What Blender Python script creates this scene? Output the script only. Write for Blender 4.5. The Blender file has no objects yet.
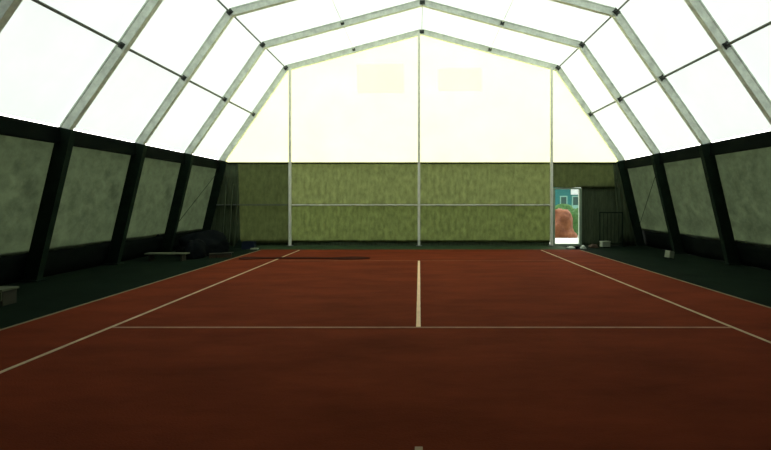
import bpy, bmesh, math, random
from mathutils import Vector, Matrix, noise
random.seed(4)
S = bpy.context.scene
C = S.collection

# ---------------------------------------------------------------- camera
cd = bpy.data.cameras.new('camera')
cam = bpy.data.objects.new('camera', cd); C.objects.link(cam)
EYE = 1.69
FPX = 432.0
cam.location = (0, 0, EYE)
cam.rotation_euler = (math.radians(90), 0, 0)
cd.sensor_width = 36.0
cd.lens = 36.0 * FPX / 771.0
cd.shift_x = -(419.5 - 385.5) / 771.0
cd.shift_y = -(225.0 - 201.0) / 771.0
cd.clip_end = 400
S.camera = cam

# ---------------------------------------------------------------- daylight
w = bpy.data.worlds.new('overcast_sky'); S.world = w
w.use_nodes = True
nt = w.node_tree; nt.nodes.clear()
out = nt.nodes.new('ShaderNodeOutputWorld')
bg = nt.nodes.new('ShaderNodeBackground')
ramp = nt.nodes.new('ShaderNodeValToRGB')
tc = nt.nodes.new('ShaderNodeTexCoord'); sep = nt.nodes.new('ShaderNodeSeparateXYZ')
nt.links.new(tc.outputs['Generated'], sep.inputs[0])
# milky overcast, brighter behind the far gable
mth = nt.nodes.new('ShaderNodeMath'); mth.operation = 'MULTIPLY_ADD'
nt.links.new(sep.outputs['Y'], mth.inputs[0]); mth.inputs[1].default_value = 0.5; mth.inputs[2].default_value = 0.5
nt.links.new(mth.outputs[0], ramp.inputs[0])
ramp.color_ramp.elements[0].position = 0.45; ramp.color_ramp.elements[0].color = (0.70, 0.78, 0.78, 1)
ramp.color_ramp.elements[1].position = 1.0; ramp.color_ramp.elements[1].color = (2.7, 2.65, 2.4, 1)
nt.links.new(ramp.outputs[0], bg.inputs['Color'])
bg.inputs['Strength'].default_value = 2.35
nt.links.new(bg.outputs[0], out.inputs[0])

S.view_settings.view_transform = 'Standard'
S.view_settings.look = 'None'
S.view_settings.exposure = 0.0
S.view_settings.gamma = 1.0
S.view_settings.use_curve_mapping = False

# ---------------------------------------------------------------- materials
def mat(name, col, rough=0.6, metal=0.0, trans=None, trans_mix=0.0, noise_amt=0.0, nscale=6.0, bump=0.0,
        bscale=60.0, col2=None, stretch=(1, 1, 1), coords='Object', spec=0.3):
    m = bpy.data.materials.new(name); m.use_nodes = True
    t = m.node_tree; b = t.nodes['Principled BSDF']; o = t.nodes['Material Output']
    b.inputs['Roughness'].default_value = rough
    b.inputs['Metallic'].default_value = metal
    b.inputs['Specular IOR Level'].default_value = spec
    tcn = t.nodes.new('ShaderNodeTexCoord'); mp = t.nodes.new('ShaderNodeMapping')
    mp.inputs['Scale'].default_value = stretch
    t.links.new(tcn.outputs[coords], mp.inputs[0])
    src = None
    if noise_amt > 0 or col2:
        n = t.nodes.new('ShaderNodeTexNoise'); n.inputs['Scale'].default_value = nscale
        n.inputs['Detail'].default_value = 6; n.inputs['Roughness'].default_value = 0.65
        t.links.new(mp.outputs[0], n.inputs['Vector'])
        r = t.nodes.new('ShaderNodeValToRGB')
        c2 = col2 or tuple(min(1, c * (1 + noise_amt)) for c in col)
        c1 = col if col2 else tuple(c * (1 - noise_amt) for c in col)
        r.color_ramp.elements[0].position = 0.32; r.color_ramp.elements[0].color = (*c1, 1)
        r.color_ramp.elements[1].position = 0.68; r.color_ramp.elements[1].color = (*c2, 1)
        t.links.new(n.outputs['Fac'], r.inputs[0]); src = r.outputs[0]
        t.links.new(src, b.inputs['Base Color'])
    else:
        b.inputs['Base Color'].default_value = (*col, 1)
    if bump > 0:
        n2 = t.nodes.new('ShaderNodeTexNoise'); n2.inputs['Scale'].default_value = bscale; n2.inputs['Detail'].default_value = 4
        t.links.new(mp.outputs[0], n2.inputs['Vector'])
        bp = t.nodes.new('ShaderNodeBump'); bp.inputs['Strength'].default_value = bump; bp.inputs['Distance'].default_value = 0.02
        t.links.new(n2.outputs['Fac'], bp.inputs['Height']); t.links.new(bp.outputs[0], b.inputs['Normal'])
    if trans:
        tr = t.nodes.new('ShaderNodeBsdfTranslucent'); tr.inputs['Color'].default_value = (*trans, 1)
        if src and trans_mix < 0.99 or (src and noise_amt > 0):
            mm = t.nodes.new('ShaderNodeMix'); mm.data_type = 'RGBA'; mm.blend_type = 'MULTIPLY'
            mm.inputs[0].default_value = 1.0
            sc = t.nodes.new('ShaderNodeMix'); sc.data_type = 'RGBA'; sc.blend_type = 'DIVIDE'; sc.inputs[0].default_value = 1.0
            t.links.new(src, sc.inputs[6]); sc.inputs[7].default_value = (*[max(c, 1e-3) for c in col], 1)
            t.links.new(sc.outputs[2], mm.inputs[6]); mm.inputs[7].default_value = (*trans, 1)
            t.links.new(mm.outputs[2], tr.inputs['Color'])
        mx = t.nodes.new('ShaderNodeMixShader'); mx.inputs[0].default_value = trans_mix
        t.links.new(b.outputs[0], mx.inputs[1]); t.links.new(tr.outputs[0], mx.inputs[2])
        t.links.new(mx.outputs[0], o.inputs[0])
    return m

M = {}
M['membrane'] = mat('white_roof_membrane', (0.72, 0.76, 0.73), 0.6, trans=(0.73, 0.775, 0.755), trans_mix=0.5, noise_amt=0.03, nscale=0.8)
M['gable'] = mat('yellowed_gable_membrane', (0.80, 0.80, 0.56), 0.6, trans=(0.98, 0.98, 0.72), trans_mix=0.75, noise_amt=0.03, nscale=0.7)
M['patch'] = mat('doubled_membrane_patch', (0.80, 0.80, 0.55), 0.6, trans=(1.0, 1.0, 0.975), trans_mix=0.93)
M['blackout'] = mat('dark_roof_tarpaulin', (0.03, 0.04, 0.035), 0.7, noise_amt=0.1)  # for the added near roof and end wall that hold back light
M['alu'] = mat('grey_aluminium', (0.66, 0.72, 0.62), 0.45, noise_amt=0.22, nscale=5, bump=0.1)
M['post'] = mat('light_grey_post', (0.74, 0.77, 0.66), 0.5, noise_amt=0.08, nscale=9)
M['steel'] = mat('dull_steel_tube', (0.10, 0.115, 0.10), 0.5, noise_amt=0.15, nscale=9)
M['bracket'] = mat('dark_bracket', (0.045, 0.055, 0.045), 0.5, noise_amt=0.15)
M['darkcol'] = mat('dark_green_column_cover', (0.010, 0.019, 0.012), 0.85, spec=0.04, noise_amt=0.25, nscale=4, bump=0.3, bscale=12)
M['beam'] = mat('dark_green_eave_beam', (0.004, 0.007, 0.005), 0.9, spec=0.04, noise_amt=0.2, nscale=4)
M['sidemesh'] = mat('grey_green_mesh_sheet', (0.105, 0.135, 0.095), 0.8, trans=(0.25, 0.285, 0.205), trans_mix=0.6,
                    noise_amt=0.22, nscale=3.5, bump=0.35, bscale=14)
M['skirt'] = mat('black_green_skirt', (0.005, 0.008, 0.006), 0.9, spec=0.04, noise_amt=0.3, nscale=5)
M['backmesh'] = mat('olive_mesh_curtain', (0.085, 0.108, 0.046), 0.8, trans=(0.32, 0.35, 0.205), trans_mix=0.65,
                    noise_amt=0.22, nscale=7, bump=0.4, bscale=16, stretch=(1, 1, 0.5))
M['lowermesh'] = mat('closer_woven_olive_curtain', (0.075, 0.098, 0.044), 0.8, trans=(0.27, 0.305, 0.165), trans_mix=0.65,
                     noise_amt=0.24, nscale=7, bump=0.4, bscale=16, stretch=(1, 1, 0.5))  # darker copy of the olive mesh, paints the shade on the lower half
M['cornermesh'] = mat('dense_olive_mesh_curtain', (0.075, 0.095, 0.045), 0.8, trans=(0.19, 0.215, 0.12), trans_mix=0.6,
                      noise_amt=0.22, nscale=7, bump=0.4, bscale=16, stretch=(1, 1, 0.5))  # darker olive than the curtains nearer the centre
M['darkmesh'] = mat('dark_green_panel', (0.062, 0.082, 0.046), 0.85, spec=0.04, noise_amt=0.3, nscale=6, stretch=(3, 1, 0.4))
M['clay'] = mat('red_clay', (0.098, 0.0180, 0.0068), 0.95, col2=(0.160, 0.0300, 0.0110), nscale=1.3, bump=0.35, bscale=90, spec=0.04, stretch=(0.5, 1.3, 1))
M['green_floor'] = mat('dark_green_floor', (0.0045, 0.009, 0.0055), 0.95, col2=(0.008, 0.015, 0.009), nscale=1.2, bump=0.3, spec=0.02)
M['mat'] = mat('green_matting', (0.030, 0.052, 0.024), 0.9, noise_amt=0.3, nscale=4, bump=0.3, spec=0.04)
M['tape'] = mat('white_line_tape', (0.44, 0.34, 0.21), 0.8, noise_amt=0.22, nscale=3, spec=0.1)
M['cleantape'] = mat('clean_line_tape', (0.80, 0.57, 0.36), 0.8, noise_amt=0.12, nscale=3, spec=0.1)
M['dulltape'] = mat('worn_line_tape', (0.33, 0.20, 0.13), 0.85, noise_amt=0.2, nscale=3, spec=0.05)
M['dustytape'] = mat('dusty_line_tape', (0.17, 0.15, 0.09), 0.85, noise_amt=0.25, nscale=3, spec=0.1)
M['fainttape'] = mat('clay_covered_tape', (0.20, 0.085, 0.045), 0.9, noise_amt=0.3, nscale=2, spec=0.05)
M['drag'] = mat('dark_drag_mat', (0.034, 0.010, 0.006), 0.95, noise_amt=0.2, bump=0.5, spec=0.05)
M['black'] = mat('black_tarpaulin', (0.0035, 0.005, 0.0055), 0.9, spec=0.03, noise_amt=0.3, bump=0.3, bscale=10)
M['wood'] = mat('weathered_pale_wood', (0.085, 0.10, 0.06), 0.8, noise_amt=0.2, nscale=9, stretch=(0.4, 3, 3))
M['darkwood'] = mat('dark_wood', (0.03, 0.03, 0.02), 0.8, noise_amt=0.2)
M['broom'] = mat('brown_bristles', (0.06, 0.04, 0.022), 0.95, noise_amt=0.3, nscale=30)
M['blue'] = mat('dark_blue_plastic', (0.008, 0.015, 0.03), 0.5)
M['white'] = mat('white_plastic', (0.42, 0.48, 0.40), 0.6, noise_amt=0.1)
M['card'] = mat('pale_cardboard', (0.22, 0.26, 0.18), 0.8, noise_amt=0.1)
M['jamb'] = mat('grey_green_door_jamb', (0.23, 0.31, 0.22), 0.6, noise_amt=0.1)
M['concrete'] = mat('pale_concrete', (0.75, 0.78, 0.76), 0.8, noise_amt=0.08, nscale=3)
M['earth'] = mat('orange_earth', (0.11, 0.036, 0.016), 0.95, col2=(0.26, 0.10, 0.045), nscale=2.2, bump=0.8, bscale=8)
M['grass'] = mat('pale_gravel_outside', (0.38, 0.40, 0.34), 0.95, noise_amt=0.3, nscale=3)  # outside ground made pale to bounce light onto the gable
M['teal'] = mat('teal_cladding', (0.03, 0.17, 0.16), 0.6, noise_amt=0.15, nscale=2)
M['pale_teal'] = mat('pale_teal_trim', (0.22, 0.42, 0.34), 0.6)
M['darkglass'] = mat('dark_green_glass', (0.008, 0.06, 0.04), 0.15, spec=0.5)
M['hedge'] = mat('hedge_green', (0.06, 0.14, 0.04), 0.9, noise_amt=0.4, nscale=8)

# ---------------------------------------------------------------- helpers
def link(name, bm, m, parent=None, smooth=False, kind=None, label=None, cat=None, group=None, loc=None):
    me = bpy.data.meshes.new(name)
    bmesh.ops.recalc_face_normals(bm, faces=bm.faces)
    if loc is not None:
        bmesh.ops.translate(bm, verts=bm.verts, vec=-Vector(loc))
    bm.to_mesh(me); bm.free()
    me.materials.append(m if not isinstance(m, str) else M[m])
    if smooth:
        for p in me.polygons: p.use_smooth = True
    o = bpy.data.objects.new(name, me); C.objects.link(o)
    if loc is not None: o.location = loc
    if parent: o.parent = parent
    if kind: o['kind'] = kind
    if label: o['label'] = label
    if cat: o['category'] = cat
    if group: o['group'] = group
    return o

def thing(name, label, cat, loc=(0, 0, 0), rz=0, group=None):
    o = bpy.data.objects.new(name, None); C.objects.link(o)
    o.empty_display_size = 0.2
    o.location = loc; o.rotation_euler = (0, 0, rz)
    o['label'] = label; o['category'] = cat
    if group: o['group'] = group
    return o

def box(bm, c, s, rot=None):
    r = bmesh.ops.create_cube(bm, size=1)
    vs = r['verts']
    for v in vs:
        p = Vector((v.co.x * s[0], v.co.y * s[1], v.co.z * s[2]))
        if rot is not None: p = rot @ p
        v.co = p + Vector(c)
    return vs

def bevbox(bm, c, s, b=0.01, rot=None):
    vs = box(bm, c, s, rot)
    es = list({e for v in vs for e in v.link_edges})
    bmesh.ops.bevel(bm, geom=es, offset=b, segments=2, affect='EDGES', profile=0.6)

def tube(bm, a, b, r, seg=10, r2=None):
    a, b = Vector(a), Vector(b); d = b - a
    q = d.to_track_quat('Z', 'Y').to_matrix()
    r2 = r if r2 is None else r2
    rings = []
    for p, rr in ((a, r), (b, r2)):
        rings.append([bm.verts.new(p + q @ Vector((rr * math.cos(2 * math.pi * k / seg), rr * math.sin(2 * math.pi * k / seg), 0))) for k in range(seg)])
    for k in range(seg):
        bm.faces.new((rings[0][k], rings[0][(k + 1) % seg], rings[1][(k + 1) % seg], rings[1][k]))
    bm.faces.new(rings[0][::-1]); bm.faces.new(rings[1])

def profile_beam(bm, a, b, prof, ext=0.0):
    """extrude profile (u: in the frame plane, perpendicular to the member; v: along Y) from a to b (both in an XZ plane)"""
    a, b = Vector(a), Vector(b); d = (b - a).normalized()
    a = a - d * ext; b = b + d * ext
    n = Vector((-d.z, 0, d.x)); yv = Vector((0, 1, 0))
    ra = [bm.verts.new(a + n * u + yv * v) for u, v in prof]
    rb = [bm.verts.new(b + n * u + yv * v) for u, v in prof]
    k = len(prof)
    for i in range(k):
        bm.faces.new((ra[i], ra[(i + 1) % k], rb[(i + 1) % k], rb[i]))
    bm.faces.new(ra[::-1]); bm.faces.new(rb)

def sheet(bm, p00, p10, p01, p11, nu, nv, thick, fn):
    """cloth: grid between four corners, pushed along its normal by fn(u,v), given a thickness"""
    p00, p10, p01, p11 = map(Vector, (p00, p10, p01, p11))
    n = (p10 - p00).cross(p01 - p00).normalized()
    def pt(u, v, o):
        base = (p00 * (1 - u) + p10 * u) * (1 - v) + (p01 * (1 - u) + p11 * u) * v
        du, dv = fn(u, v)
        return base + n * (du + o) + (p01 - p00).normalized() * dv
    G = [[[bm.verts.new(pt(i / nu, j / nv, o)) for i in range(nu + 1)] for j in range(nv + 1)] for o in (0, thick)]
    for s in (0, 1):
        for j in range(nv):
            for i in range(nu):
                f = (G[s][j][i], G[s][j][i + 1], G[s][j + 1][i + 1], G[s][j + 1][i])
                bm.faces.new(f if s else f[::-1])
    for i in range(nu):
        for j in (0, nv): bm.faces.new((G[0][j][i], G[0][j][i + 1], G[1][j][i + 1], G[1][j][i]))
    for j in range(nv):
        for i in (0, nu): bm.faces.new((G[0][j][i], G[0][j + 1][i], G[1][j + 1][i], G[1][j][i]))

# ---------------------------------------------------------------- hall geometry
CX = 0.09                      # centre of the hall
EX, EZ = 7.55, 3.2             # eave
KX, KZ = 5.12, 6.70            # knee
RZ = 8.07                      # ridge
BX = 8.30                      # foot of the column
BACK = 16.3                    # back frame
BAY = 2.4
FRONT = -3.0                   # added near end wall
def side(s, x): return CX + s * x
FRAMES = [BACK - BAY * k for k in range(8)]          # 16.3 ... -0.5

# floor
bm = bmesh.new(); box(bm, (CX, (BACK + 0.4 + FRONT) / 2, -0.08), (17.7, BACK + 0.4 - FRONT, 0.16))
link('floor', bm, 'green_floor', kind='structure')
bm = bmesh.new(); box(bm, (0.03, (14.92 + FRONT + 0.3) / 2, 0.006), (11.02, 14.92 - FRONT - 0.3, 0.012))
link('clay_court', bm, 'clay', kind='structure')

bm = bmesh.new(); box(bm, (-0.35, (14.93 + 16.36) / 2, 0.004), (11.3, 16.36 - 14.93, 0.008))
link('trim_2', bm, 'mat', kind='structure')

# outside ground
bm = bmesh.new(); box(bm, (0, 0, -0.27), (160, 160, 0.2))
link('outside_ground', bm, 'grass', kind='structure')

# roof membrane: one skin over every bay in view, unseen dark skin added at the near end to block light
OFF = 0.14
def outline(off):
    pts = []
    for x, z in ((EX, EZ), (KX, KZ)):
        pts.append((x, z))
    d1 = Vector((KX - EX, KZ - EZ)).normalized(); n1 = Vector((d1.y, -d1.x))
    d2 = Vector((-KX, RZ - KZ)).normalized(); n2 = Vector((d2.y, -d2.x))
    e = Vector((EX, EZ)) + n1 * off
    m_ = (n1 + n2).normalized(); k = Vector((KX, KZ)) + m_ * (off / m_.dot(n1))
    r = Vector((0, RZ + off / n2.y))
    return e, k, r
e_, k_, r_ = outline(OFF)
def roof_skin(y0, y1):
    bm = bmesh.new()
    prof = [(side(-1, e_.x), e_.y), (side(-1, k_.x), k_.y), (CX, r_.y), (side(1, k_.x), k_.y), (side(1, e_.x), e_.y)]
    ra = [bm.verts.new((x, y0, z)) for x, z in prof]; rb = [bm.verts.new((x, y1, z)) for x, z in prof]
    for i in range(4): bm.faces.new((ra[i], ra[i + 1], rb[i + 1], rb[i]))
    return bm
SPLIT = 6.3
link('ceiling', roof_skin(SPLIT, BACK + 0.16), 'membrane', kind='structure')
link('ceiling', roof_skin(FRONT, SPLIT - 0.001), 'blackout', kind='structure')  # added out of view, dark so the near floor gets less light

# back gable membrane and unseen dark end wall, added to shade the near floor
def gable(y, z0, m, name, t=0.01):
    bm = bmesh.new()
    zx = lambda z: BX + (EX - BX) * z / EZ
    pts = [(-zx(z0) - OFF if z0 < EZ else -e_.x, z0), (-e_.x, e_.y), (-k_.x, k_.y), (0, r_.y), (k_.x, k_.y), (e_.x, e_.y), (zx(z0) + OFF if z0 < EZ else e_.x, z0)]
    if abs(z0 - e_.y) < 0.05: pts = pts[1:-1]
    a = [bm.verts.new((CX + x, y, z)) for x, z in pts]; b = [bm.verts.new((CX + x, y + t, z)) for x, z in pts]
    bm.faces.new(a[::-1]); bm.faces.new(b)
    for i in range(len(pts)): bm.faces.new((a[i], a[(i + 1) % len(pts)], b[(i + 1) % len(pts)], b[i]))
    return link(name, bm, m, kind='structure')
gable(BACK + 0.17, 3.13, 'gable', 'wall_back')
gable(FRONT, 0.0, 'blackout', 'wall_front')

# side walls: dark skirt of mesh below the light sheets
def wx(z): return BX + (EX - BX) * z / EZ
for s, nm in ((-1, 'wall_left'), (1, 'wall_right')):
    bm = bmesh.new()
    sheet(bm, (side(s, wx(0) + 0.15), FRONT, 0), (side(s, wx(0) + 0.15), BACK + 0.15, 0),
          (side(s, wx(0.66) + 0.15), FRONT, 0.66), (side(s, wx(0.66) + 0.15), BACK + 0.15, 0.66), 60, 3, 0.01,
          lambda u, v: (0.015 * math.sin(u * 90), 0))
    link(nm, bm, 'skirt', kind='structure', smooth=True)

# side sheets, one per bay
where = ['in the bay next to the back wall', 'in the second bay from the back wall', 'in the third bay from the back wall', 'in the fourth bay from the back wall']
for s, sn in ((-1, 'left'), (1, 'right')):
    for k in range(7):
        y1 = FRAMES[k] + (0.17 if k == 0 else 0); y0 = FRAMES[k + 1]
        bm = bmesh.new()
        o = 0.13; zt = 2.96; zb = 0.62
        sheet(bm, (side(s, wx(zb) + o), y0 + 0.01, zb), (side(s, wx(zb) + o), y1 - 0.01, zb),
              (side(s, wx(zt) + o), y0 + 0.01, zt), (side(s, wx(zt) + o), y1 - 0.01, zt), 28, 24, 0.006,
              lambda u, v, k=k, s=s: (0.02 * noise.noise(Vector((u * 3 + k * 7, v * 3, s * 3))) + 0.008 * noise.noise(Vector((u * 11 + k, v * 9, s))),
                                 (1 - v) * (-0.05 * math.sin(u * math.pi) + 0.02 * noise.noise(Vector((u * 5 + k, 3.1, s))))))
        if k < 4:
            lab = f'grey-green mesh sheet on the {sn} side wall {where[k]}'
            link('mesh_sheet', bm, 'sidemesh', smooth=True, label=lab, cat='wall sheet', group='mesh sheets along the side walls', loc=(side(s, 7.8), (y0 + y1) / 2, zb))
        else:
            link('wall_' + sn, bm, 'sidemesh', smooth=True, kind='structure')

# eave beams
for s, sn in ((-1, 'left'), (1, 'right')):
    bm = bmesh.new()
    L = BACK + 0.1 - FRONT
    bevbox(bm, (side(s, EX + 0.10), (BACK + 0.1 + FRONT) / 2, EZ - 0.14), (0.10, L, 0.34), 0.015)
    link('eave_beam', bm, 'beam', label=f'broad dark horizontal beam above the {sn} side wall sheets', cat='beam', group='dark eave beams', loc=(side(s, EX + 0.1), 6, EZ))

# purlins
def lerp(a, b, t): return (a[0] + (b[0] - a[0]) * t, a[1] + (b[1] - a[1]) * t)
PM = lerp((EX, EZ), (KX, KZ), 0.5); PU = lerp((KX, KZ), (0, RZ), 0.5)
for s, sn in ((-1, 'left'), (1, 'right')):
    for (x, z), r, wl in ((PM, 0.030, 'halfway up the steep {} roof slope'), ((KX, KZ), 0.024, 'along the {} bend of the roof'), (PU, 0.009, 'crossing the low-pitched {} upper roof')):
        bm = bmesh.new(); tube(bm, (side(s, x), FRONT + 0.05, z), (side(s, x), BACK, z), r, 10)
        thin = r < 0.01
        link('purlin', bm, 'alu' if thin else 'steel', smooth=False, label=('thin pale rod ' if thin else 'dark steel purlin tube ') + wl.format(sn), cat='purlin', group='roof purlins', loc=(side(s, x), 6, z))
bm = bmesh.new(); tube(bm, (CX, FRONT + 0.05, RZ), (CX, BACK, RZ), 0.012, 10)
link('purlin', bm, 'steel', label='slim steel purlin running along the ridge of the roof', cat='purlin', group='roof purlins', loc=(CX, 6, RZ))

# portal frames
D, W2, LP = 0.105, 0.055, 0.014
PROF = [(-D, -W2), (-D + 0.03, -W2), (-D + 0.03, -W2 + LP), (D - 0.03, -W2 + LP), (D - 0.03, -W2), (D, -W2),
        (D, W2), (D - 0.03, W2), (D - 0.03, W2 - LP), (-D + 0.03, W2 - LP), (-D + 0.03, W2), (-D, W2)]
CP = [(-0.19, -0.07), (0.10, -0.07), (0.10, 0.07), (-0.19, 0.07)]
def frame(y, label):
    t = thing('portal_frame', label, 'roof frame', (CX, y, 0), group='portal frames of the hall')
    for s in (-1, 1):
        bm = bmesh.new()
        prof = [(-s * u, v) for u, v in CP] if True else CP
        # column, leaning in from the foot to the eave; deep side faces into the hall
        profile_beam(bm, (s * BX, 0, 0.0), (s * EX, 0, EZ + 0.02), [(s * -1 * u, v) for u, v in [(p[0], p[1]) for p in CP]])
        link('column', bm, 'darkcol', t)
        bm = bmesh.new(); bevbox(bm, (s * (BX - 0.04), 0, 0.02), (0.44, 0.26, 0.03), 0.006)
        link('base_plate', bm, 'darkcol', t)
        bm = bmesh.new(); profile_beam(bm, (s * EX, 0, EZ), (s * KX, 0, KZ), PROF, 0.03); link('rafter', bm, 'alu', t)
        bm = bmesh.new(); profile_beam(bm, (s * KX, 0, KZ), (0, 0, RZ), PROF, 0.0); link('rafter', bm, 'alu', t)
        for (x, z), a, q in ((PM, 0.13, 0), ((KX, KZ), 0.16, 1), (PU, 0.11, 2)):
            bm = bmesh.new()
            d = Vector((KX - EX, 0, KZ - EZ)) if q == 0 else Vector((-KX, 0, RZ - KZ)) if q == 2 else Vector((-1, 0, 0.9))
            ang = -math.atan2(d.z, s * d.x)
            bevbox(bm, (s * x, 0, z), (a, 0.15, a * 0.75), 0.012, Matrix.Rotation(ang, 3, 'Y'))
            tube(bm, (s * x, -0.11, z), (s * x, 0.11, z), a * 0.28, 8)
            link('bracket', bm, 'bracket', t)
    bm = bmesh.new(); bevbox(bm, (0, 0, RZ - 0.01), (0.17, 0.15, 0.13), 0.015); tube(bm, (0, -0.11, RZ), (0, 0.11, RZ), 0.04, 8)
    link('bracket', bm, 'bracket', t)
    return t
flab = ['portal frame standing against the back gable wall, farthest of the frames',
        'pale portal frame with dark columns, second from the back wall',
        'grey portal frame with dark columns, third from the back wall',
        'grey portal frame with dark columns, fourth from the back wall',
        'grey portal frame nearest the camera, its rafter crossing the top left corner']
for k in range(5): frame(FRAMES[k], flab[k])

# gable posts
def zroof(x):      # underside of the rafters
    x = abs(x)
    return RZ - (RZ - KZ) * x / KX - 0.08 if x <= KX else KZ - (x - KX) * (KZ - EZ) / (EX - KX) - 0.1
PX = [((290 - 419.5) / FPX * 16.18), -0.02, ((551.5 - 419.5) / FPX * 16.18)]
pl = ['slim pale post on the back wall, left of the centre post', 'slim pale post at the middle of the back wall, up to the ridge', 'slim pale post on the back wall beside the open doorway']
for x, lab in zip(PX, pl):
    t = thing('gable_post', lab, 'post', (x, 16.18, 0), group='posts of the back wall')
    zt = zroof(x - CX)
    bm = bmesh.new(); bevbox(bm, (0, 0, (zt + 0.02) / 2), (0.095, 0.09, zt - 0.02), 0.012); link('shaft', bm, 'post', t)
    bm = bmesh.new(); bevbox(bm, (0, 0, 0.015), (0.22, 0.2, 0.03), 0.006); link('base_plate', bm, 'steel', t)

# top rail of the back wall (dark line under the bright membrane)
bm = bmesh.new(); bevbox(bm, (CX, 16.26, 3.12), (2 * EX - 0.44, 0.04, 0.06), 0.01)
link('top_rail', bm, 'beam', label='thin dark rail between the bright gable and the olive curtains', cat='rail', loc=(CX, 16.29, 3.12))

# girts between the posts at half height
XL = side(-1, wx(1.5)) + 0.25
segs = [(XL, PX[0] - 0.055, 'dark horizontal rail in the back wall bay at the left corner', 'steel'),
        (PX[0] + 0.055, PX[1] - 0.055, 'horizontal rail on the back wall just left of the centre post', 'post'),
        (PX[1] + 0.055, PX[2] - 0.055, 'horizontal rail on the back wall between centre post and doorway post', 'post')]
for a, b, lab, m in segs:
    bm = bmesh.new()
    bevbox(bm, ((a + b) / 2, 16.21, 1.545), (b - a, 0.10, 0.045), 0.006)
    link('girt', bm, m, label=lab, cat='rail', group='half-height rails of the back wall', loc=((a + b) / 2, 16.21, 1.545))

# back wall curtains
def curtain(x0, x1, z0, z1, label, m='backmesh', y=16.33, seed=0, fold=0.012):
    bm = bmesh.new()
    n = max(12, int((x1 - x0) * 26))
    sheet(bm, (x0, y, z0), (x1, y, z0), (x0, y, z1), (x1, y, z1), n, 16, 0.008,
          lambda u, v: (fold * math.sin(u * (x1 - x0) * 15 + 2 * noise.noise(Vector((u * 6, seed, 0)))) * (0.5 + 0.7 * noise.noise(Vector((u * 4, v * 2, seed)))) + 0.02 * noise.noise(Vector((u * 9, v * 6, seed + 5))),
                        (1 - v) * 0.035 * noise.noise(Vector((u * (x1 - x0) * 1.3, 0.3, seed)))))
    return link('mesh_curtain', bm, m, smooth=True, label=label, cat='curtain', group='curtains of the back wall', loc=((x0 + x1) / 2, y, z0))
DX0, DX1, DZ = 5.05, 6.10, 2.18
curtain(-6.98, PX[0] - 0.005, 0.10, 3.11, 'olive mesh curtain on the back wall at the left corner', m='cornermesh', seed=1)
curtain(PX[0] + 0.005, PX[1] - 0.005, 1.50, 3.12, 'upper olive mesh curtain on the back wall just left of the centre post', seed=2)
curtain(PX[1] + 0.005, PX[2] - 0.005, 1.50, 3.12, 'upper olive mesh curtain on the back wall between centre post and doorway post', seed=3)
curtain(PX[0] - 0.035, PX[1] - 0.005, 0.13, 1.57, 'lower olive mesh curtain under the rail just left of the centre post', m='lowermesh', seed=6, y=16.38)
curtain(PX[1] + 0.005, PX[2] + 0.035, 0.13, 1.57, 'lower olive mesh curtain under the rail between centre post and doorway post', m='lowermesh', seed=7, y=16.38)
curtain(PX[2] + 0.005, side(1, EX) - 0.14, DZ + 0.01, 3.11, 'short olive mesh flap hanging above the doorway', m='cornermesh', seed=4, y=16.31)
curtain(DX1 + 0.03, 7.78, 0.0, DZ + 0.12, 'dark green curtain right of the open doorway', m='darkmesh', seed=5, y=16.40)
# low dark board behind the hems
bm = bmesh.new(); bevbox(bm, ((side(-1, BX) + PX[2]) / 2, 16.42, 0.1), (PX[2] - side(-1, BX), 0.03, 0.24), 0.005)
link('trim_1', bm, 'darkmesh', kind='structure')
# corner returns that close the wall beside the last columns
for s, sn in ((-1, 'left'), (1, 'right')):
    bm = bmesh.new()
    sheet(bm, (side(s, wx(0) - (1.45 if s < 0 else 0.85)), 16.30, 0), (side(s, wx(0) + 0.14), 16.30, 0), (side(s, EX - (0.62 if s < 0 else 0.34)), 16.30, 3.1), (side(s, EX + 0.10), 16.30, 3.1), 14, 6, 0.008,
          lambda u, v: (0.02 * math.sin(u * 30), 0))
    link('wall_corner', bm, 'darkmesh', kind='structure', smooth=True)

# doorway
t = thing('door_frame', 'open doorway in the back wall with pale jambs', 'doorway', ((DX0 + DX1) / 2, 16.36, 0))
hw = (DX1 - DX0) / 2
for s in (-1, 1):
    bm = bmesh.new(); bevbox(bm, (s * (hw - 0.02), 0, DZ / 2), (0.10, 0.12, DZ), 0.01); link('jamb', bm, 'jamb', t)
bm = bmesh.new(); bevbox(bm, (0, 0, DZ - 0.02), (hw * 2 - 0.14, 0.12, 0.05), 0.01); link('lintel', bm, 'jamb', t)
bm = bmesh.new(); bevbox(bm, (0, 0.0, 0.04), (hw * 2 - 0.14, 0.20, 0.08), 0.01); link('threshold', bm, 'jamb', t)

# gable patches (doubled membrane)
for xa, xb, za, zb, lab in ((357, 404, 64, 93, 'faint yellow rectangle on the white gable, left of the ridge'), (438, 482, 68, 91, 'faint yellow rectangle on the white gable, right of the ridge')):
    d = BACK + 0.15
    x0, x1 = (xa - 419.5) / FPX * d, (xb - 419.5) / FPX * d
    z0, z1 = EYE + (201 - zb) / FPX * d, EYE + (201 - za) / FPX * d
    bm = bmesh.new(); box(bm, ((x0 + x1) / 2, BACK + 0.166, (z0 + z1) / 2), (x1 - x0, 0.004, z1 - z0))
    link('membrane_patch', bm, 'patch', label=lab, cat='patch', group='patches on the gable', loc=((x0 + x1) / 2, BACK + 0.166, z0))

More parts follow.
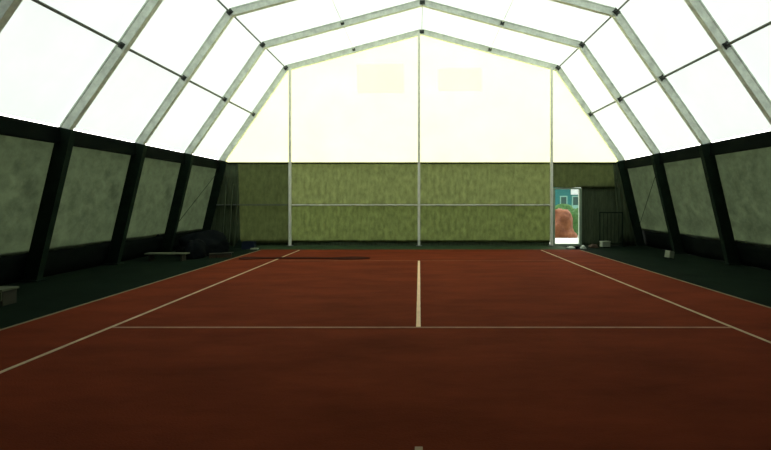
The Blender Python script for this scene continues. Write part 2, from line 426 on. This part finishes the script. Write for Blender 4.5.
# cross bracing wires in the bays next to the back wall
for s, sn in ((-1, 'left'), (1, 'right')):
    bm = bmesh.new()
    ya, yb = (FRAMES[1] + 0.09, BACK - 0.09) if s < 0 else (BACK - 0.09, FRAMES[1] + 0.09)
    tube(bm, (side(s, wx(0.7)), ya, 0.7), (side(s, wx(2.8)), yb, 2.8), 0.008, 6)
    link('bracing_wire', bm, 'darkcol', label=f'thin diagonal bracing wire across the rearmost {sn} side sheet', cat='wire', group='bracing wires', loc=(side(s, wx(1.7)), BACK - 1.2, 0.5))

# ---------------------------------------------------------------- court tapes
ZT = 0.012
def tape(a, b, width, m, label, z=ZT):
    a, b = Vector((*a, 0)), Vector((*b, 0)); d = b - a; L = d.length; n = Vector((-d.y, d.x, 0)).normalized()
    bm = bmesh.new(); k = max(2, int(L * 6)); rows = []
    for i in range(k + 1):
        p = a + d * i / k; ww = width / 2 * (1 + 0.12 * noise.noise(Vector((i * 0.7, L, 1))))
        rows.append([bm.verts.new(p + n * sg * ww + Vector((0, 0, zz))) for sg, zz in ((-1, z), (-1, z + 0.004), (1, z + 0.004), (1, z))])
    for i in range(k):
        for j in range(4):
            bm.faces.new((rows[i][j], rows[i][(j + 1) % 4], rows[i + 1][(j + 1) % 4], rows[i + 1][j]))
    bm.faces.new(rows[0]); bm.faces.new(rows[-1][::-1])
    return link('court_line', bm, m, label=label, cat='court line', group='tapes of the tennis court', loc=((a.x + b.x) / 2, (a.y + b.y) / 2, z))
CT = 0.03; SY, NY = 5.73, 12.13
SL = 4.13
tape((CT - SL, FRONT + 1), (CT - SL, 14.75), 0.05, 'tape', 'bright left singles sideline, long white tape on the red clay')
tape((CT + SL, FRONT + 1), (CT + SL, 14.75), 0.05, 'tape', 'bright right singles sideline, long white tape on the red clay')
tape((CT - 5.48, FRONT + 1), (CT - 5.48, 14.8), 0.05, 'dustytape', 'dull outer left sideline where clay meets green floor')
tape((CT + 5.48, FRONT + 1), (CT + 5.48, 14.8), 0.05, 'dustytape', 'dull outer right sideline where clay meets green floor')
tape((CT - SL + 0.03, SY), (CT + SL - 0.03, SY), 0.046, 'dulltape', 'white service line running straight across the clay')
tape((-0.015, SY + 0.026), (-0.015, NY - 0.03), 0.058, 'cleantape', 'short white centre service line pointing to the centre post')
tape((CT - SL + 0.03, NY), (CT + SL - 0.03, NY), 0.035, 'fainttape', 'faint dusty line across the clay at the far end of the centre line')
tape((-0.005, 2.55), (-0.005, 2.945), 0.055, 'tape', 'white mark in the clay at the bottom edge of the picture')

# dark brown strip on the far clay
bm = bmesh.new()
pts = []
n = 40
x0, x1 = -5.2, -1.45
top = []; bot = []
for i in range(n + 1):
    x = x0 + (x1 - x0) * i / n
    u = i / n
    wd = 0.13 + 0.16 * math.exp(-((u - 0.86) / 0.12) ** 2) + 0.16 * math.exp(-((u - 0.06) / 0.07) ** 2)
    if u > 0.96: wd *= (1 - u) / 0.04 * 0.8 + 0.2
    yc = 12.62 + 0.05 * noise.noise(Vector((u * 5, 1, 2)))
    top.append([bm.verts.new((x, yc + sg * wd, zz)) for sg, zz in ((-1, 0.012), (-0.9, 0.035), (0.9, 0.035), (1, 0.012))])
for i in range(n):
    for j in range(4): bm.faces.new((top[i][j], top[i][(j + 1) % 4], top[i + 1][(j + 1) % 4], top[i + 1][j]))
bm.faces.new(top[0]); bm.faces.new(top[-1][::-1])
link('drag_net', bm, 'drag', smooth=False, label='long dark drag net lying on the clay before the left of the back wall', cat='net', loc=(-3.3, 12.62, 0.012))

# ---------------------------------------------------------------- clutter, left
def heap(name, c, s, m, label, cat, seed, parent=None, amp=0.22):
    bm = bmesh.new(); bmesh.ops.create_icosphere(bm, subdivisions=4, radius=1)
    for v in bm.verts:
        p = v.co.copy()
        f = 1 + amp * noise.noise(p * 1.6 + Vector((seed, 0, 0))) + amp * 0.4 * noise.noise(p * 4.5 + Vector((0, seed, 0)))
        v.co = Vector((p.x * s[0] * f, p.y * s[1] * f, max(0.0, (p.z + 0.3) / 1.3 * s[2] * f)))
    o = link(name, bm, m, parent, smooth=True)
    o.location = c
    if label: o['label'] = label; o['category'] = cat
    return o
heap('tarpaulin_heap', (-7.0, 14.0, 0), (0.75, 1.0, 0.70), 'black', 'large black tarpaulin heap in the far left corner of the hall', 'tarpaulin', 3)
heap('tarpaulin_roll', (-6.72, 12.95, 0), (0.30, 0.50, 0.50), 'black', 'smaller black bundle before the tarpaulin heap, beside the outer left line', 'tarpaulin', 8)

# low trestle plank
t = thing('low_bench', 'low pale plank bench on the green floor before the black tarpaulin heap', 'bench', (-7.15, 12.25, 0), 0)
bm = bmesh.new(); bevbox(bm, (0, 0, 0.20), (1.15, 0.26, 0.035), 0.006); link('seat', bm, 'wood', t)
for s in (-1, 1):
    bm = bmesh.new(); bevbox(bm, (s * 0.45, 0, 0.092), (0.05, 0.22, 0.184), 0.005); link('leg', bm, 'darkwood', t)
# brush
t = thing('court_brush', 'brown court brush on the green floor between the black bundle and outer left line', 'brush', (-5.92, 12.85, 0), math.radians(12))
bm = bmesh.new(); bevbox(bm, (0, 0, 0.12), (0.62, 0.09, 0.045), 0.008); link('head', bm, 'darkwood', t)
bm = bmesh.new()
for i in range(24):
    x = -0.29 + 0.58 * i / 23
    for yy in (-0.025, 0.025): tube(bm, (x, yy, 0.11), (x + random.uniform(-.012, .012), yy * 1.8, 0.002), 0.012, 5, 0.008)
link('bristles', bm, 'broom', t)
bm = bmesh.new(); tube(bm, (0, 0.02, 0.13), (0.1, 1.3, 0.012), 0.013, 8); link('handle', bm, 'darkwood', t)
# blue crate
t = thing('plastic_crate', 'small dark blue crate at the far end of the outer left line', 'crate', (-6.02, 15.25, 0), 0.1)
bm = bmesh.new()
for a, b in (((0, -0.14, .13), (0.42, 0.02, 0.26)), ((0, 0.14, .13), (0.42, 0.02, 0.26)), ((-0.2, 0, .13), (0.02, 0.27, 0.26)), ((0.2, 0, .13), (0.02, 0.27, 0.26)), ((0, 0, 0.01), (0.4, 0.27, 0.02))): box(bm, a, b)
link('tub', bm, 'blue', t)
bm = bmesh.new(); bevbox(bm, (0, -0.155, 0.22), (0.14, 0.012, 0.03), 0.004); link('handle', bm, 'blue', t)
bm = bmesh.new(); bevbox(bm, (-5.72, 14.98, 0.03), (0.26, 0.12, 0.06), 0.012)
link('white_block', bm, 'card', label='small pale block on the floor beside the dark blue crate', cat='block', loc=(-5.72, 14.98, 0))
# pale pointed scrap against the heap
bm = bmesh.new()
v = [bm.verts.new(p) for p in ((-6.72, 15.55, 0), (-6.38, 15.55, 0), (-6.50, 15.62, 0.33), (-6.72, 15.62, 0), (-6.38, 15.62, 0), (-6.50, 15.66, 0.33))]
for f in ((0, 1, 2), (5, 4, 3), (0, 3, 4, 1), (1, 4, 5, 2), (2, 5, 3, 0)): bm.faces.new([v[i] for i in f])
link('canvas_wedge', bm, 'darkcol', label='small dull green wedge of canvas standing before the left back curtain', cat='canvas', loc=(-6.55, 15.6, 0))

# bench at the left edge
t = thing('wooden_bench', 'pale wooden bench end at the left edge of the picture', 'bench', (-7.22, 7.05, 0))
bm = bmesh.new(); bevbox(bm, (0, 0, 0.255), (1.1, 0.30, 0.035), 0.006); link('seat', bm, 'wood', t)
bm = bmesh.new(); bevbox(bm, (0, -0.135, 0.16), (1.06, 0.02, 0.15), 0.004); link('apron', bm, 'wood', t)
for s in (-1, 1):
    bm = bmesh.new(); bevbox(bm, (s * 0.5, 0.01, 0.119), (0.05, 0.24, 0.237), 0.005); link('leg', bm, 'darkwood', t)

# poles leaning in the left corner
for i, x in enumerate((-7.25, -7.0, -6.8)):
    bm = bmesh.new(); tube(bm, (x, 15.85, 0.0), (x + 0.03, 16.14, 2.35), 0.022, 8)
    link('pole', bm, 'darkmesh', label=['dark pole leaning in the left back corner, closest to the side wall', 'dark pole leaning in the left back corner, middle of three', 'dark pole leaning in the left back corner, farthest from the side wall'][i], cat='pole', group='poles leaning in the corner', loc=(x, 15.85, 0))

# ---------------------------------------------------------------- clutter, right
t = thing('barrier_rack', 'dark green barred rack standing before the curtain right of the doorway', 'rack', (7.12, 16.05, 0))
bm = bmesh.new()
for s in (-1, 1): tube(bm, (s * 0.42, 0, 0.0), (s * 0.42, 0, 1.28), 0.022, 8)
for z in (0.12, 1.26): tube(bm, (-0.42, 0, z), (0.42, 0, z), 0.02, 8)
link('rack_frame', bm, 'darkcol', t)
for i in range(5):
    x = -0.28 + 0.14 * i
    bm = bmesh.new(); tube(bm, (x, 0, 0.12), (x, 0, 1.26), 0.010, 6); link('bar', bm, 'darkcol', t)
for s in (-1, 1):
    bm = bmesh.new(); bevbox(bm, (s * 0.42, 0, 0.015), (0.05, 0.4, 0.03), 0.006); link('foot', bm, 'darkcol', t)

t = thing('white_box', 'small white box at the foot of the barred rack', 'box', (6.75, 15.72, 0), 0.15)
bm = bmesh.new(); bevbox(bm, (0, 0, 0.115), (0.30, 0.2, 0.17), 0.012); link('body', bm, 'card', t)
bm = bmesh.new(); bevbox(bm, (0, 0, 0.215), (0.32, 0.22, 0.03), 0.008); link('lid', bm, 'card', t)
bm = bmesh.new(); bevbox(bm, (0, 0, 0.015), (0.26, 0.16, 0.03), 0.005); link('base', bm, 'black', t)

heap('rag_bundle', (6.28, 15.6, 0), (0.17, 0.14, 0.13), 'broom', 'small brown rag bundle between the doorway and the white box', 'rag', 21)
heap('cloth_bundle', (5.35, 15.25, 0), (0.15, 0.10, 0.09), 'white', 'white cloth bundle on the floor before the doorway, nearer the doorway post', 'cloth', 31)
heap('cloth_bundle', (5.78, 15.25, 0), (0.10, 0.09, 0.12), 'white', 'white cloth bundle on the floor before the doorway, farther from the doorway post', 'cloth', 37)
bm = bmesh.new(); bevbox(bm, (5.57, 15.4, 0.035), (0.16, 0.2, 0.07), 0.02)
link('shoe_box', bm, 'black', label='small black box between the two white cloth bundles', cat='box', loc=(5.57, 15.4, 0))

bm = bmesh.new(); bevbox(bm, (0, 0, 0.115), (0.20, 0.16, 0.20), 0.01, Matrix.Rotation(0.22, 3, 'Y'))
o = link('paper_carton', bm, 'card', label='small pale tilted carton on the dark floor by the right wall', cat='carton')
o.location = (7.32, 12.65, 0.01); o.rotation_euler = (0, 0, 0.4)

# ---------------------------------------------------------------- outside, seen through the doorway
bm = bmesh.new(); box(bm, (6.3, 17.9, -0.06), (3.2, 2.7, 0.2))
link('concrete_slab', bm, 'concrete', kind='structure')
o = heap('earth_mound', (6.72, 21.0, -0.17), (0.80, 1.3, 1.40), 'earth', 'heap of orange earth outside the doorway', 'earth heap', 12, amp=0.35)
heap('leafy_bush', (8.4, 24.5, -0.17), (1.5, 0.8, 1.62), 'hedge', 'low green bush outside the doorway behind the earth heap', 'bush', 17, amp=0.5)
t = thing('teal_building', 'teal building with dark windows seen through the top of the doorway', 'building', (11.0, 30.0, -0.17))
bm = bmesh.new(); box(bm, (0, 1.5, 1.55), (9, 3, 3.1)); link('wall', bm, 'teal', t)
bm = bmesh.new(); box(bm, (0, -0.03, 1.42), (9, 0.06, 0.16)); link('sill', bm, 'pale_teal', t)
for x, ww in ((-1.0, 0.36), (0.15, 1.0), (2.2, 1.0), (-3.0, 1.0)):
    bm = bmesh.new(); box(bm, (x, -0.02, 1.86), (ww + 0.16, 0.04, 0.72)); wf = link('window', bm, 'pale_teal', t)
    bm = bmesh.new(); box(bm, (x, -0.045, 1.86), (ww, 0.02, 0.56)); link('pane', bm, 'darkglass', wf)
bm = bmesh.new(); box(bm, (0.0, -0.04, 2.55), (1.0, 0.08, 0.5)); link('panel', bm, 'concrete', t, label='white panel')
bm = bmesh.new(); box(bm, (0, 1.3, 3.2), (9.5, 3.6, 0.16)); link('roof', bm, 'pale_teal', t)
